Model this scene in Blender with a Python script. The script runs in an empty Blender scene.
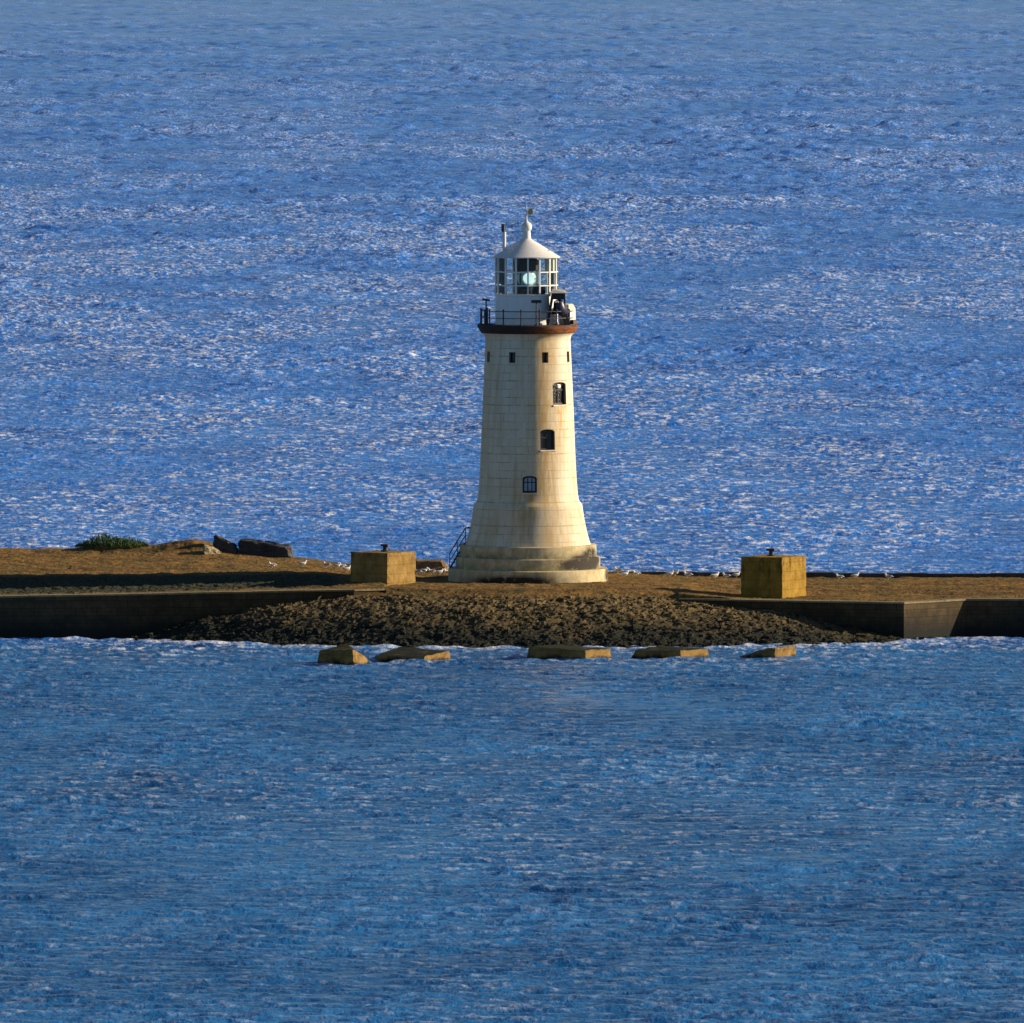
import bpy, bmesh, math, random
import numpy as np
from mathutils import Vector, Matrix

random.seed(7); np.random.seed(7)
R = math.radians; PI = math.pi
scene = bpy.context.scene
COL = scene.collection

# ------------------------------------------------------------------ materials
def new_mat(name):
    m = bpy.data.materials.new(name); m.use_nodes = True
    nt = m.node_tree; nt.nodes.clear()
    out = nt.nodes.new('ShaderNodeOutputMaterial')
    return m, nt, out

class NT:
    """small helper for node trees"""
    def __init__(self, name):
        self.m, self.nt, self.out = new_mat(name)
        self.bsdf = self.nt.nodes.new('ShaderNodeBsdfPrincipled')
        self.nt.links.new(self.bsdf.outputs[0], self.out.inputs[0])
        self._tc = None
    def n(self, typ, **kw):
        nd = self.nt.nodes.new(typ)
        for k, v in kw.items(): setattr(nd, k, v)
        return nd
    def l(self, a, b): self.nt.links.new(a, b)
    def tc(self, which='Object'):
        if self._tc is None: self._tc = self.n('ShaderNodeTexCoord')
        return self._tc.outputs[which]
    def mapping(self, src, scale=(1, 1, 1), loc=(0, 0, 0)):
        mp = self.n('ShaderNodeMapping'); self.l(src, mp.inputs[0])
        mp.inputs['Scale'].default_value = scale; mp.inputs['Location'].default_value = loc
        return mp.outputs[0]
    def noise(self, vec, scale, detail=6, rough=.6, dist=0):
        nd = self.n('ShaderNodeTexNoise'); self.l(vec, nd.inputs['Vector'])
        nd.inputs['Scale'].default_value = scale; nd.inputs['Detail'].default_value = detail
        nd.inputs['Roughness'].default_value = rough; nd.inputs['Distortion'].default_value = dist
        return nd.outputs['Fac']
    def ramp(self, fac, stops):
        r = self.n('ShaderNodeValToRGB'); self.l(fac, r.inputs[0])
        el = r.color_ramp.elements
        while len(el) < len(stops): el.new(.5)
        for e, (p, c) in zip(el, stops):
            e.position = p; e.color = (*c, 1) if len(c) == 3 else c
        return r.outputs[0]
    def maprange(self, v, a, b, c=0, d=1):
        r = self.n('ShaderNodeMapRange'); self.l(v, r.inputs[0])
        for i, x in enumerate((a, b, c, d)): r.inputs[1 + i].default_value = x
        return r.outputs[0]
    def math(self, op, a, b=None):
        r = self.n('ShaderNodeMath', operation=op)
        for i, x in enumerate((a, b)):
            if x is None: continue
            if isinstance(x, (int, float)): r.inputs[i].default_value = x
            else: self.l(x, r.inputs[i])
        return r.outputs[0]
    def mix(self, fac, a, b, mode='MIX'):
        r = self.n('ShaderNodeMix', data_type='RGBA', blend_type=mode)
        if isinstance(fac, (int, float)): r.inputs[0].default_value = fac
        else: self.l(fac, r.inputs[0])
        for i, x in ((6, a), (7, b)):
            if isinstance(x, tuple): r.inputs[i].default_value = (*x, 1)
            else: self.l(x, r.inputs[i])
        return r.outputs[2]
    def bump(self, h, strength=.3, dist=.05, normal=None):
        b = self.n('ShaderNodeBump'); self.l(h, b.inputs['Height'])
        b.inputs['Strength'].default_value = strength; b.inputs['Distance'].default_value = dist
        if normal is not None: self.l(normal, b.inputs['Normal'])
        return b.outputs[0]
    def set(self, color=None, rough=None, normal=None, metallic=None, spec=None):
        b = self.bsdf
        for key, v in (('Base Color', color), ('Roughness', rough), ('Metallic', metallic), ('Normal', normal), ('Specular IOR Level', spec)):
            if v is None: continue
            if isinstance(v, tuple): b.inputs[key].default_value = (*v, 1)
            elif isinstance(v, (int, float)): b.inputs[key].default_value = v
            else: self.l(v, b.inputs[key])
        return self.m

def simple(name, c1, c2, scale=6, rough=.6, metallic=0, bump=.15, stretch=(1, 1, 1)):
    t = NT(name)
    v = t.mapping(t.tc(), stretch)
    f = t.noise(v, scale)
    col = t.ramp(f, [(.3, c1), (.7, c2)])
    return t.set(col, rough, t.bump(f, bump, .02), metallic)

def stone_tower_mat():
    t = NT('tower_granite')
    uv = t.tc('UV')
    br = t.n('ShaderNodeTexBrick'); t.l(uv, br.inputs['Vector'])
    br.inputs['Scale'].default_value = 1
    br.inputs['Brick Width'].default_value = 1.15; br.inputs['Row Height'].default_value = .52
    br.inputs['Mortar Size'].default_value = .016; br.inputs['Mortar Smooth'].default_value = .3
    br.inputs['Color1'].default_value = (.66, .605, .46, 1); br.inputs['Color2'].default_value = (.76, .705, .555, 1)
    br.inputs['Mortar'].default_value = (.22, .17, .10, 1)
    obj = t.tc('Object')
    # mortar stands out only here and there
    n0 = t.noise(t.mapping(uv, (.35, .8, 1)), 1.6, 4)
    plain = t.mix(t.noise(obj, 14, 5), (.66, .61, .47), (.77, .72, .575))
    col = t.mix(t.maprange(n0, .36, .64), plain, br.outputs['Color'])
    # large soft weathering
    n1 = t.noise(t.mapping(obj, (1, 1, .5)), .55, 6)
    col = t.mix(t.maprange(n1, .42, .72, 0, .6), col, (.50, .39, .20))
    sp = t.n('ShaderNodeSeparateXYZ'); t.l(uv, sp.inputs[0])
    row = t.math('FRACT', t.math('DIVIDE', sp.outputs[1], 1.56))
    ledge = t.math('MULTIPLY', t.maprange(row, .06, .0), t.maprange(t.noise(t.mapping(uv, (1.1, 3, 1)), 1.2, 4), .42, .60))
    col = t.mix(t.math('MULTIPLY', ledge, .75), col, (.20, .14, .07))
    chip = t.maprange(t.noise(obj, 3.2, 8, .75), .60, .70, 0, .7)
    col = t.mix(chip, col, (.36, .30, .20))
    # vertical rust and ochre streaks
    n2 = t.noise(t.mapping(uv, (1.0, .10, 1)), 1.5, 6, .65)
    col = t.mix(t.maprange(n2, .50, .74, 0, .65), col, (.40, .25, .08))
    # stains that run down under the three arched windows
    at = t.n('ShaderNodeAttribute', attribute_name='stain')
    n3 = t.noise(t.mapping(uv, (1.6, .35, 1)), 2.2, 6, .7)
    sf = t.math('MULTIPLY', at.outputs['Fac'], t.maprange(n3, .30, .58))
    col = t.mix(sf, col, (.50, .29, .065))
    # algae at the foot of the wall
    ag = t.n('ShaderNodeAttribute', attribute_name='algae')
    n4 = t.noise(t.mapping(uv, (.8, 1.5, 1)), 2.0, 8, .75)
    af = t.math('MULTIPLY', ag.outputs['Fac'], t.maprange(n4, .32, .6))
    col = t.mix(af, col, (.05, .045, .02))
    h = t.math('ADD', t.math('MULTIPLY', br.outputs['Fac'], -.7), t.math('MULTIPLY', t.noise(obj, 24, 6), .25))
    return t.set(col, .8, t.bump(h, .45, .02))

def plinth_mat():
    t = NT('plinth_stone')
    uv = t.tc('UV'); obj = t.tc('Object')
    n1 = t.noise(obj, 2.2, 8, .65)
    col = t.ramp(n1, [(.25, (.38, .31, .17)), (.5, (.56, .47, .28)), (.75, (.68, .60, .41))])
    n2 = t.noise(t.mapping(uv, (1.2, .25, 1)), 2.0, 6, .7)
    col = t.mix(t.maprange(n2, .48, .7, 0, .7), col, (.34, .23, .05))
    sep = t.n('ShaderNodeSeparateXYZ'); t.l(uv, sep.inputs[0])
    foot = t.math('MULTIPLY', t.maprange(sep.outputs[1], .55, .0), t.maprange(t.noise(obj, 1.4, 6, .7), .35, .65))
    col = t.mix(foot, col, (.10, .11, .03))
    ag = t.n('ShaderNodeAttribute', attribute_name='algae')
    af = t.math('MULTIPLY', ag.outputs['Fac'], t.maprange(t.noise(obj, 1.6, 8, .7), .28, .46))
    col = t.mix(af, col, (.022, .016, .010))
    return t.set(col, .85, t.bump(t.noise(obj, 9, 8, .7), .5, .03))

def ground_mat():
    t = NT('breakwater_rock')
    obj = t.tc('Object')
    sep = t.n('ShaderNodeSeparateXYZ'); t.l(obj, sep.inputs[0])
    x, y, z = sep.outputs
    big = t.noise(obj, .16, 5)
    mid = t.noise(t.mapping(obj, (1, .5, 1)), 1.1, 8, .7)
    fine = t.noise(obj, 6, 8, .7)
    # dry turf and lichen on the flat top
    top = t.ramp(mid, [(.25, (.05, .032, .013)), (.45, (.17, .095, .028)), (.62, (.25, .135, .034)), (.8, (.32, .19, .05))])
    top = t.mix(t.maprange(t.noise(obj, .5, 6, .7), .5, .66, 0, .75), top, (.09, .10, .028))
    top = t.mix(t.maprange(fine, .55, .75, 0, .6), top, (.38, .27, .11))
    band = t.noise(t.mapping(obj, (.10, .55, 1)), 1.0, 7, .7)
    top = t.mix(t.maprange(band, .48, .64, 0, .8), top, (.055, .040, .020))
    # stone of the apron: brown dry above, weed black near the water
    st = t.n('ShaderNodeAttribute', attribute_name='stone')
    stone = t.mix(st.outputs['Fac'], (.06, .048, .026), (.24, .165, .07))
    stone = t.mix(t.maprange(fine, .5, .75, 0, .7), stone, (.12, .12, .06))
    stone = t.mix(t.maprange(mid, .55, .70, 0, .8), stone, (.19, .10, .035))
    patch = t.noise(t.mapping(obj, (.35, .8, 1)), .9, 6, .7)
    stone = t.mix(t.maprange(patch, .50, .66, 0, .8), stone, (.035, .032, .020))
    stone = t.mix(t.maprange(patch, .46, .34, 0, .55), stone, (.24, .17, .06))
    hz = t.math('ADD', z, t.math('MULTIPLY', t.math('SUBTRACT', big, .5), 2.6))
    hz = t.math('ADD', hz, t.math('MULTIPLY', x, .022))
    weed = t.maprange(hz, 2.35, .7)
    stone = t.mix(weed, stone, t.mix(t.maprange(fine, .4, .7), (.012, .013, .012), (.04, .045, .026)))
    bk = t.n('ShaderNodeAttribute', attribute_name='bank')
    stone = t.mix(bk.outputs['Fac'], stone, t.mix(t.maprange(fine, .4, .7), (.022, .024, .016), (.07, .075, .04)))
    sl = t.n('ShaderNodeAttribute', attribute_name='apron')
    slf = t.maprange(t.math('ADD', sl.outputs['Fac'], t.math('MULTIPLY', t.math('SUBTRACT', mid, .5), .9)), .3, .65)
    col = t.mix(slf, top, stone)
    h = t.math('ADD', t.math('MULTIPLY', mid, .6), t.math('MULTIPLY', fine, .4))
    return t.set(col, .95, t.bump(h, .9, .18), spec=.15)

def concrete_mat(name, dark, mid, light, algae=None, weedy=False, courses=False, streaks=False):
    t = NT(name)
    obj = t.tc('Object')
    n1 = t.noise(obj, 1.3, 8, .7); n2 = t.noise(t.mapping(obj, (1, 1, .3)), 3.5, 6, .7)
    col = t.ramp(n1, [(.25, dark), (.5, mid), (.75, light)])
    col = t.mix(t.maprange(n2, .5, .72, 0, .7), col, tuple(c * .45 for c in mid))
    w = t.n('ShaderNodeTexWave', wave_type='BANDS', bands_direction='Z'); t.l(obj, w.inputs[0])
    w.inputs['Scale'].default_value = .55; w.inputs['Distortion'].default_value = .6
    col = t.mix(t.maprange(w.outputs['Fac'], .0, .05, .40, 0), col, tuple(c * .35 for c in mid))
    if courses:
        br = t.n('ShaderNodeTexBrick'); mp = t.n('ShaderNodeMapping'); t.l(obj, mp.inputs[0]); mp.inputs['Rotation'].default_value = (R(-90), 0, 0)
        t.l(mp.outputs[0], br.inputs['Vector']); br.inputs['Scale'].default_value = 1
        br.inputs['Brick Width'].default_value = 1.3; br.inputs['Row Height'].default_value = .48; br.inputs['Mortar Size'].default_value = .022
        br.inputs['Color1'].default_value = (1, 1, 1, 1); br.inputs['Color2'].default_value = (.6, .6, .62, 1); br.inputs['Mortar'].default_value = (.25, .25, .25, 1)
        col = t.mix(.8, col, br.outputs['Color'], 'MULTIPLY')
    if streaks:
        sv = t.noise(t.mapping(obj, (1, 1, .12)), 3.2, 6, .7)
        sz = t.n('ShaderNodeSeparateXYZ'); t.l(obj, sz.inputs[0])
        runs = t.math('MULTIPLY', t.maprange(sv, .50, .66), t.maprange(sz.outputs[2], .2, 1.9))
        col = t.mix(t.math('MULTIPLY', runs, .85), col, tuple(c * .16 for c in mid))
        guano = t.math('MULTIPLY', t.maprange(t.noise(t.mapping(obj, (1, 1, .25)), 6, 4, .6), .64, .70), t.maprange(sz.outputs[2], 1.2, 2.2))
        col = t.mix(t.math('MULTIPLY', guano, .8), col, (.62, .60, .54))
        spots = t.maprange(t.noise(obj, 2.6, 7, .75), .58, .66, 0, .85)
        col = t.mix(spots, col, tuple(c * .22 for c in mid))
    if algae:
        sep = t.n('ShaderNodeSeparateXYZ'); t.l(obj, sep.inputs[0])
        f = t.maprange(t.math('ADD', sep.outputs[2], t.math('MULTIPLY', t.math('SUBTRACT', n1, .5), 1.1)), algae[1], algae[0])
        col = t.mix(f, col, algae[2])
    if weedy:                                        # seaweed lies on the upper faces
        g = t.n('ShaderNodeNewGeometry'); sn = t.n('ShaderNodeSeparateXYZ'); t.l(g.outputs['Normal'], sn.inputs[0])
        f = t.math('MULTIPLY', t.maprange(sn.outputs[2], .55, .8), t.maprange(n1, .30, .45))
        col = t.mix(f, col, (.022, .026, .014))
    return t.set(col, .9, t.bump(t.noise(obj, 7, 8, .75), .6, .05), spec=.2)

def sea_mat():
    t = NT('sea_water')
    geo = t.n('ShaderNodeNewGeometry'); pos = geo.outputs['Position']
    fo = t.n('ShaderNodeAttribute', attribute_name='foam')
    sh = t.n('ShaderNodeAttribute', attribute_name='shelter')
    n1 = t.noise(t.mapping(pos, (.5, .22, 1)), .12, 5)
    deep = t.mix(t.maprange(n1, .35, .65), (.022, .150, .56), (.045, .250, .80))
    shal = t.mix(t.maprange(n1, .35, .65), (.010, .090, .27), (.026, .175, .46))
    col = t.mix(sh.outputs['Fac'], deep, shal)
    f = t.math('MULTIPLY', fo.outputs['Fac'], t.maprange(t.noise(t.mapping(pos, (1, .45, 1)), 1.6, 7, .7), .40, .58))
    gl = t.n('ShaderNodeAttribute', attribute_name='crest_glint_foam')  # pale sky glints painted into the colour, with foam round the blocks
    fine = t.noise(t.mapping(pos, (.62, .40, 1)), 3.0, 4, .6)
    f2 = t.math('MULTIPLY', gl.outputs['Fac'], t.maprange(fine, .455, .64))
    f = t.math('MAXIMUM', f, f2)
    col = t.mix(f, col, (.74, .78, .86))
    rough = t.maprange(f, 0, 1, .13, .7)
    h1 = t.noise(t.mapping(pos, (1, .8, 1)), 2.6, 5, .6)
    b = t.bump(h1, 1.0, .16)
    m = t.set(col, rough, b)
    t.bsdf.inputs['IOR'].default_value = 1.333
    return m

def glass_mat():
    m, nt, out = new_mat('lantern_glass')
    tr = nt.nodes.new('ShaderNodeBsdfTransparent'); tr.inputs[0].default_value = (.82, .92, .93, 1)
    gl = nt.nodes.new('ShaderNodeBsdfGlossy'); gl.inputs['Roughness'].default_value = .02
    fr = nt.nodes.new('ShaderNodeFresnel'); fr.inputs[0].default_value = 1.5
    mx = nt.nodes.new('ShaderNodeMixShader')
    nt.links.new(fr.outputs[0], mx.inputs[0]); nt.links.new(tr.outputs[0], mx.inputs[1]); nt.links.new(gl.outputs[0], mx.inputs[2])
    nt.links.new(mx.outputs[0], out.inputs[0])
    return m

M = {}
M['tower'] = stone_tower_mat()
M['plinth'] = plinth_mat()
M['ground'] = ground_mat()
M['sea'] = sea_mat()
M['glass'] = glass_mat()
M['white'] = simple('weathered_white_paint', (.76, .76, .75), (.87, .86, .84), 3, .55, 0, .1, (1, 1, .4))
M['roofwhite'] = simple('roof_white_paint', (.66, .64, .62), (.78, .76, .74), 3, .6)
t = NT('sunlit_rust_edge')
n_ = t.noise(t.mapping(t.tc(), (1, 1, 2)), 2.4, 6, .7)
at = t.n('ShaderNodeAttribute', attribute_name='sunlit_rust')
f_ = t.math('MULTIPLY', at.outputs['Fac'], t.maprange(n_, .32, .58))
M['sunlit_rust'] = t.set(t.mix(f_, t.mix(n_, (.012, .011, .014), (.05, .035, .03)), (.30, .088, .012)), .85, t.bump(n_, .4, .03))  # orange rust where sun falls, near-black where shade falls, put into the colour
M['iron'] = simple('dark_painted_iron', (.012, .012, .018), (.035, .033, .045), 6, .55, 0, .1)
M['bronze'] = simple('dark_bell_bronze', (.020, .022, .045), (.05, .05, .09), 4, .38, .3, .05)
M['pane'] = simple('dark_window_pane', (.010, .011, .013), (.03, .03, .035), 3, .08, 0, .0)
M['skypane'] = simple('sky_reflecting_pane', (.30, .40, .60), (.55, .64, .80), 3, .15, 0, .0)  # blue-white sky reflection painted into the pane colour
M['gold'] = simple('gilded_vane', (.42, .28, .06), (.60, .42, .10), 8, .4, .4)
M['lens'] = simple('pale_green_lens', (.55, .80, .74), (.80, .93, .90), 2, .1, 0, .0)
M['bullseye_glow'] = simple('glowing_bullseye_white', (.75, .76, .76), (.85, .85, .84), 3, .3)
_m = M['bullseye_glow']; _b = [n for n in _m.node_tree.nodes if n.type == 'BSDF_PRINCIPLED'][0]
_b.inputs['Emission Color'].default_value = (.80, 1.0, .93, 1); _b.inputs['Emission Strength'].default_value = .55  # mild glow added to brighten the bullseye of the lens
M['dark'] = simple('black_blind', (.010, .010, .014), (.02, .02, .028), 3, .7)
M['cream'] = simple('cream_canvas', (.62, .58, .44), (.78, .74, .60), 5, .7)
M['block'] = concrete_mat('stained_concrete', (.11, .068, .02), (.29, .18, .052), (.44, .30, .11), streaks=True)
M['block2'] = concrete_mat('ochre_concrete', (.12, .07, .010), (.30, .18, .026), (.45, .29, .058), streaks=True)
M['wet'] = concrete_mat('tidal_concrete', (.07, .04, .014), (.24, .145, .045), (.34, .22, .08), (.05, .30, (.012, .014, .012)), True)
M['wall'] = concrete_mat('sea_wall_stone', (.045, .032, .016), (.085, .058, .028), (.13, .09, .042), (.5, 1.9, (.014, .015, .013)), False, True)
M['coping'] = concrete_mat('coping_stone', (.14, .11, .055), (.24, .19, .10), (.32, .26, .15))
M['darkrock'] = simple('dark_wet_rock', (.018, .018, .022), (.06, .055, .055), 2, .8, 0, .8)
M['paleboulder'] = simple('pale_lichen_rock', (.26, .21, .11), (.44, .37, .22), 2, .85, 0, .6)
M['brownslab'] = simple('brown_stone_slab', (.10, .06, .028), (.26, .16, .075), 2, .9, 0, .6)
M['gullwhite'] = simple('white_feathers', (.80, .80, .78), (.88, .87, .85), 9, .7)
M['gullgrey'] = simple('grey_feathers', (.28, .30, .33), (.38, .40, .43), 9, .7)
M['gullbeak'] = simple('yellow_beak', (.55, .38, .05), (.65, .45, .08), 9, .5)
M['grass'] = simple('rough_green_grass', (.025, .06, .008), (.07, .13, .02), 3, .9, 0, .1)

# ------------------------------------------------------------------ object helpers
def tag(o, label=None, cat=None, group=None, kind=None):
    if label: o['label'] = label
    if cat: o['category'] = cat
    if group: o['group'] = group
    if kind: o['kind'] = kind
    return o

def thing(name, label, cat, loc=(0, 0, 0), rz=0, group=None):
    o = bpy.data.objects.new(name, None); COL.objects.link(o)
    o.location = loc; o.rotation_euler = (0, 0, rz); o.empty_display_size = .3
    return tag(o, label, cat, group)

def link(name, me, mats, parent=None, smooth=None):
    if not isinstance(mats, (list, tuple)): mats = [mats]
    for m in mats: me.materials.append(m)
    o = bpy.data.objects.new(name, me); COL.objects.link(o)
    if parent is not None: o.parent = parent
    if smooth is not None:
        for p in me.polygons: p.use_smooth = True
        me.set_sharp_from_angle(angle=R(smooth))
    return o

def obj(name, bm, mats, parent=None, smooth=None):
    me = bpy.data.meshes.new(name)
    bmesh.ops.recalc_face_normals(bm, faces=bm.faces[:])
    bm.to_mesh(me); bm.free()
    return link(name, me, mats, parent, smooth)

def add_hull(bm, pts):
    """convex solid through points"""
    vs = [bm.verts.new(p) for p in pts]
    r = bmesh.ops.convex_hull(bm, input=vs)
    junk = list({g for g in r['geom_interior'] + r['geom_unused'] if isinstance(g, bmesh.types.BMVert)})
    if junk: bmesh.ops.delete(bm, geom=junk, context='VERTS')

def add_box(bm, c, s, rot=None, mat=0):
    m = Matrix.Translation(c) @ (rot.to_4x4() if rot is not None else Matrix.Identity(4)) @ Matrix.Diagonal((*s, 1))
    r = bmesh.ops.create_cube(bm, size=1, matrix=m)
    for f in {f for v in r['verts'] for f in v.link_faces}: f.material_index = mat
    return r['verts']

def add_tube(bm, a, b, r, seg=8, r2=None):
    a = Vector(a); b = Vector(b); d = b - a
    q = d.to_track_quat('Z', 'Y')
    m = Matrix.Translation((a + b) / 2) @ q.to_matrix().to_4x4()
    bmesh.ops.create_cone(bm, cap_ends=True, segments=seg, radius1=r, radius2=r if r2 is None else r2, depth=d.length, matrix=m)

def add_lathe(bm, prof, seg=64, center=(0, 0), close=True, phase=0.0, uv=True):
    """prof: (r, z) from bottom to top"""
    cx, cy = center
    rings = []
    for r, z in prof:
        if r < 1e-5: rings.append([bm.verts.new((cx, cy, z))])
        else: rings.append([bm.verts.new((cx + r * math.cos(phase + 2 * PI * k / seg), cy + r * math.sin(phase + 2 * PI * k / seg), z)) for k in range(seg)])
    ul = bm.loops.layers.uv.verify() if uv else None
    R0 = max(r for r, z in prof)
    s = [0]
    for (r0, z0), (r1, z1) in zip(prof, prof[1:]): s.append(s[-1] + math.hypot(r1 - r0, z1 - z0))
    for i in range(len(prof) - 1):
        A, B = rings[i], rings[i + 1]
        for k in range(seg):
            k2 = (k + 1) % seg
            vs = []; us = []
            u0 = 2 * PI * k / seg * R0; u1 = 2 * PI * (k + 1) / seg * R0
            if len(A) == 1 and len(B) == 1: continue
            if len(A) == 1: vs = [A[0], B[k2], B[k]]; us = [(u0, s[i]), (u1, s[i + 1]), (u0, s[i + 1])]
            elif len(B) == 1: vs = [A[k], A[k2], B[0]]; us = [(u0, s[i]), (u1, s[i]), (u0, s[i + 1])]
            else: vs = [A[k], A[k2], B[k2], B[k]]; us = [(u0, s[i]), (u1, s[i]), (u1, s[i + 1]), (u0, s[i + 1])]
            f = bm.faces.new(vs)
            if uv:
                for lp, u in zip(f.loops, us): lp[ul].uv = u
    if close:
        if len(rings[0]) > 1: bm.faces.new(list(reversed(rings[0])))
        if len(rings[-1]) > 1: bm.faces.new(rings[-1])

def add_torus(bm, rad, z, r, seg=64, sub=6):
    vs = [[bm.verts.new(((rad + r * math.cos(2 * PI * j / sub)) * math.cos(2 * PI * i / seg), (rad + r * math.cos(2 * PI * j / sub)) * math.sin(2 * PI * i / seg), z + r * math.sin(2 * PI * j / sub))) for j in range(sub)] for i in range(seg)]
    for i in range(seg):
        for j in range(sub):
            bm.faces.new((vs[i][j], vs[(i + 1) % seg][j], vs[(i + 1) % seg][(j + 1) % sub], vs[i][(j + 1) % sub]))

def dirv(a):
    """unit vector for a bearing measured from the viewer's side, positive to the right"""
    return Vector((math.sin(a), -math.cos(a), 0))

def bearing_frame(a, r, z):
    """local frame on a round wall: x to the right along the wall, y outward, z up"""
    n = dirv(a); tx = Vector((math.cos(a), math.sin(a), 0))
    m = Matrix.Identity(4)
    m.col[0] = (*tx, 0); m.col[1] = (*n, 0); m.col[2] = (0, 0, 1, 0)
    m.col[3] = (n.x * r, n.y * r, z, 1)
    return m

# ------------------------------------------------------------------ noise helpers (numpy)
def hash2(ix, iy, s):
    v = np.sin(ix * 127.1 + iy * 311.7 + s * 74.7) * 43758.5453
    return v - np.floor(v)

def vnoise(x, y, s=0):
    ix = np.floor(x); iy = np.floor(y); fx = x - ix; fy = y - iy
    fx = fx * fx * (3 - 2 * fx); fy = fy * fy * (3 - 2 * fy)
    a = hash2(ix, iy, s); b = hash2(ix + 1, iy, s); c = hash2(ix, iy + 1, s); d = hash2(ix + 1, iy + 1, s)
    return (a * (1 - fx) + b * fx) * (1 - fy) + (c * (1 - fx) + d * fx) * fy

def fbm(x, y, s=0, o=4):
    t = 0; a = .5; n = 0
    for i in range(o):
        t = t + a * vnoise(x * 2 ** i + i * 17.3, y * 2 ** i - i * 9.1, s + i); n += a; a *= .5
    return t / n

def cells(x, y, s):
    """nearest feature point: distance, second distance, a random number and tilts of the cell"""
    ix = np.floor(x); iy = np.floor(y)
    d1 = np.full(x.shape, 9.); d2 = np.full(x.shape, 9.); rid = np.zeros(x.shape); tx = np.zeros(x.shape)
    for i in (-1, 0, 1):
        for j in (-1, 0, 1):
            cx = ix + i; cy = iy + j
            px = cx + hash2(cx, cy, s); py = cy + hash2(cx, cy, s + 5)
            d = np.hypot(px - x, py - y)
            cl = d < d1
            d2 = np.where(cl, d1, np.minimum(d2, d))
            rid = np.where(cl, hash2(cx, cy, s + 9), rid)
            tx = np.where(cl, (x - px) * (hash2(cx, cy, s + 11) - .5) + (y - py) * (hash2(cx, cy, s + 13) - .5), tx)
            d1 = np.where(cl, d, d1)
    return d1, d2, rid, tx

def sstep(a, b, x):
    t = np.clip((x - a) / (b - a), 0, 1)
    return t * t * (3 - 2 * t)

# ------------------------------------------------------------------ the breakwater's shape
MC = (-.7, 9.1)                                    # centre of the rounded rock apron
WALL_L = [(-9.0, -12.2), (-11.0, -13.3), (-33.0, -15.8), (-75.0, -20.0)]
WALL_R = [(9.5, -14.3), (16.0, -16.0), (23.6, -17.7), (27.6, -13.6), (75.0, -13.0)]

def line_y(pts, x):
    p = sorted(pts); return np.interp(x, [a for a, b in p], [b for a, b in p])

def far_edge(x):
    return np.interp(x, [-75, -30, -20, -11, 0, 5, 75], [26, 20, 19, 14.8, 11, 9.3, 9.0])

def plat_z(x, y):
    z = 3.0 - .62 * sstep(6, 15, x) * sstep(3, -9, y) - .36 * sstep(4, 14, x) * sstep(-6, 4, y) + .17 * np.exp(-((x + 9.2) / 4.5) ** 2 - ((y + 6.5) / 4.5) ** 2)
    w = sstep(-8.5, -15, x)
    wy = line_y(WALL_L, np.minimum(x, -9.))
    s = sstep(4.5, 13.5, y - wy)
    left = 2.93 - .29 * sstep(-11, -33, x) + (.50 + .25 * sstep(-11, -33, x)) * s + .030 * np.clip(y - 0, 0, 30) * sstep(-10, -22, x)
    return z * (1 - w) + left * w + w * .12 * np.exp(-((x + 9.2) / 4.5) ** 2 - ((y + 6.5) / 4.5) ** 2)

def mound_z(x, y):
    r = np.hypot(x - MC[0], y - MC[1])
    rr = r + (fbm(x * .25, y * .25, 3, 3) - .5) * 1.6
    t = np.clip((rr - 22.6) / (34.9 + 1.9 * sstep(6, 18, x) - 22.6), 0, 2)
    return 3.02 * (1 - t) - .35 * np.clip(t - 1, 0, 1) + .22 * np.sin(np.clip(t, 0, 1) * PI)

def height(x, y, rough=True):
    zp = plat_z(x, y); zm = mound_z(x, y)
    lw = (x < -9.0) & (y < line_y(WALL_L, x) + .35)
    rw = (x > 9.5) & (y < line_y(WALL_R, x) + .35)
    center = (x >= -9.0) & (x <= 9.5)
    infront = lw | rw
    h = np.where(infront, np.minimum(zm, zp - .25), np.where(center, np.minimum(zp, zm), zp))
    apron = sstep(.10, .60, zp - h)
    fe = far_edge(x)
    back = np.clip(y - fe, 0, 50)
    h = h - back * .75
    apron = np.maximum(apron, sstep(0, 1, back))
    if rough:
        dd = (fbm(x * .9, y * .9, 11, 4) - .5)
        d1, d2, rid, tl = cells(x * 2.0, y * 1.5, 21)
        st = (rid - .5) * .22 + tl * .42 - .07 * np.exp(-(d2 - d1) * 9)
        e1, e2, rid2, tl2 = cells(x * 4.2, y * 3.2, 31)
        st2 = (rid2 - .5) * .15 + tl2 * .22 - .05 * np.exp(-(e2 - e1) * 9)
        big = (cells(x * .55, y * .45, 41)[2] - .5) * .28
        rocky = (st + st2 + big * .8) * .46
        soft = dd * .22 + st2 * .22
        edge_keep = 1.0
        # rough bank behind the left sea wall
        wy = line_y(WALL_L, np.minimum(x, -9.))
        bank = sstep(2.5, 5, y - wy) * sstep(15, 11, y - wy) * sstep(-9.5, -13, x)
        walk = sstep(3.0, 1.0, np.abs(y - wy)) * sstep(-8, -10, x)
        k = np.clip(apron + bank * .7, 0, 1)
        h = h + rocky * k + soft * (1 - k) * (1 - .8 * walk)
        # humps at the far left edge
        h = h + .75 * np.exp(-((x + 21.9) / 2.2) ** 2 - ((y - 17.2) / 2.0) ** 2)
        h = h + .35 * np.exp(-((x + 27) / 3.5) ** 2 - ((y - 18.) / 2.0) ** 2)
        # level seat under the tower
        r0 = np.hypot(x, y); seat = sstep(6.2, 5.0, r0)
        h = h * (1 - seat) + 2.9 * seat
        return h, k, (rid * .55 + rid2 * .45) , bank
    return h

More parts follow.
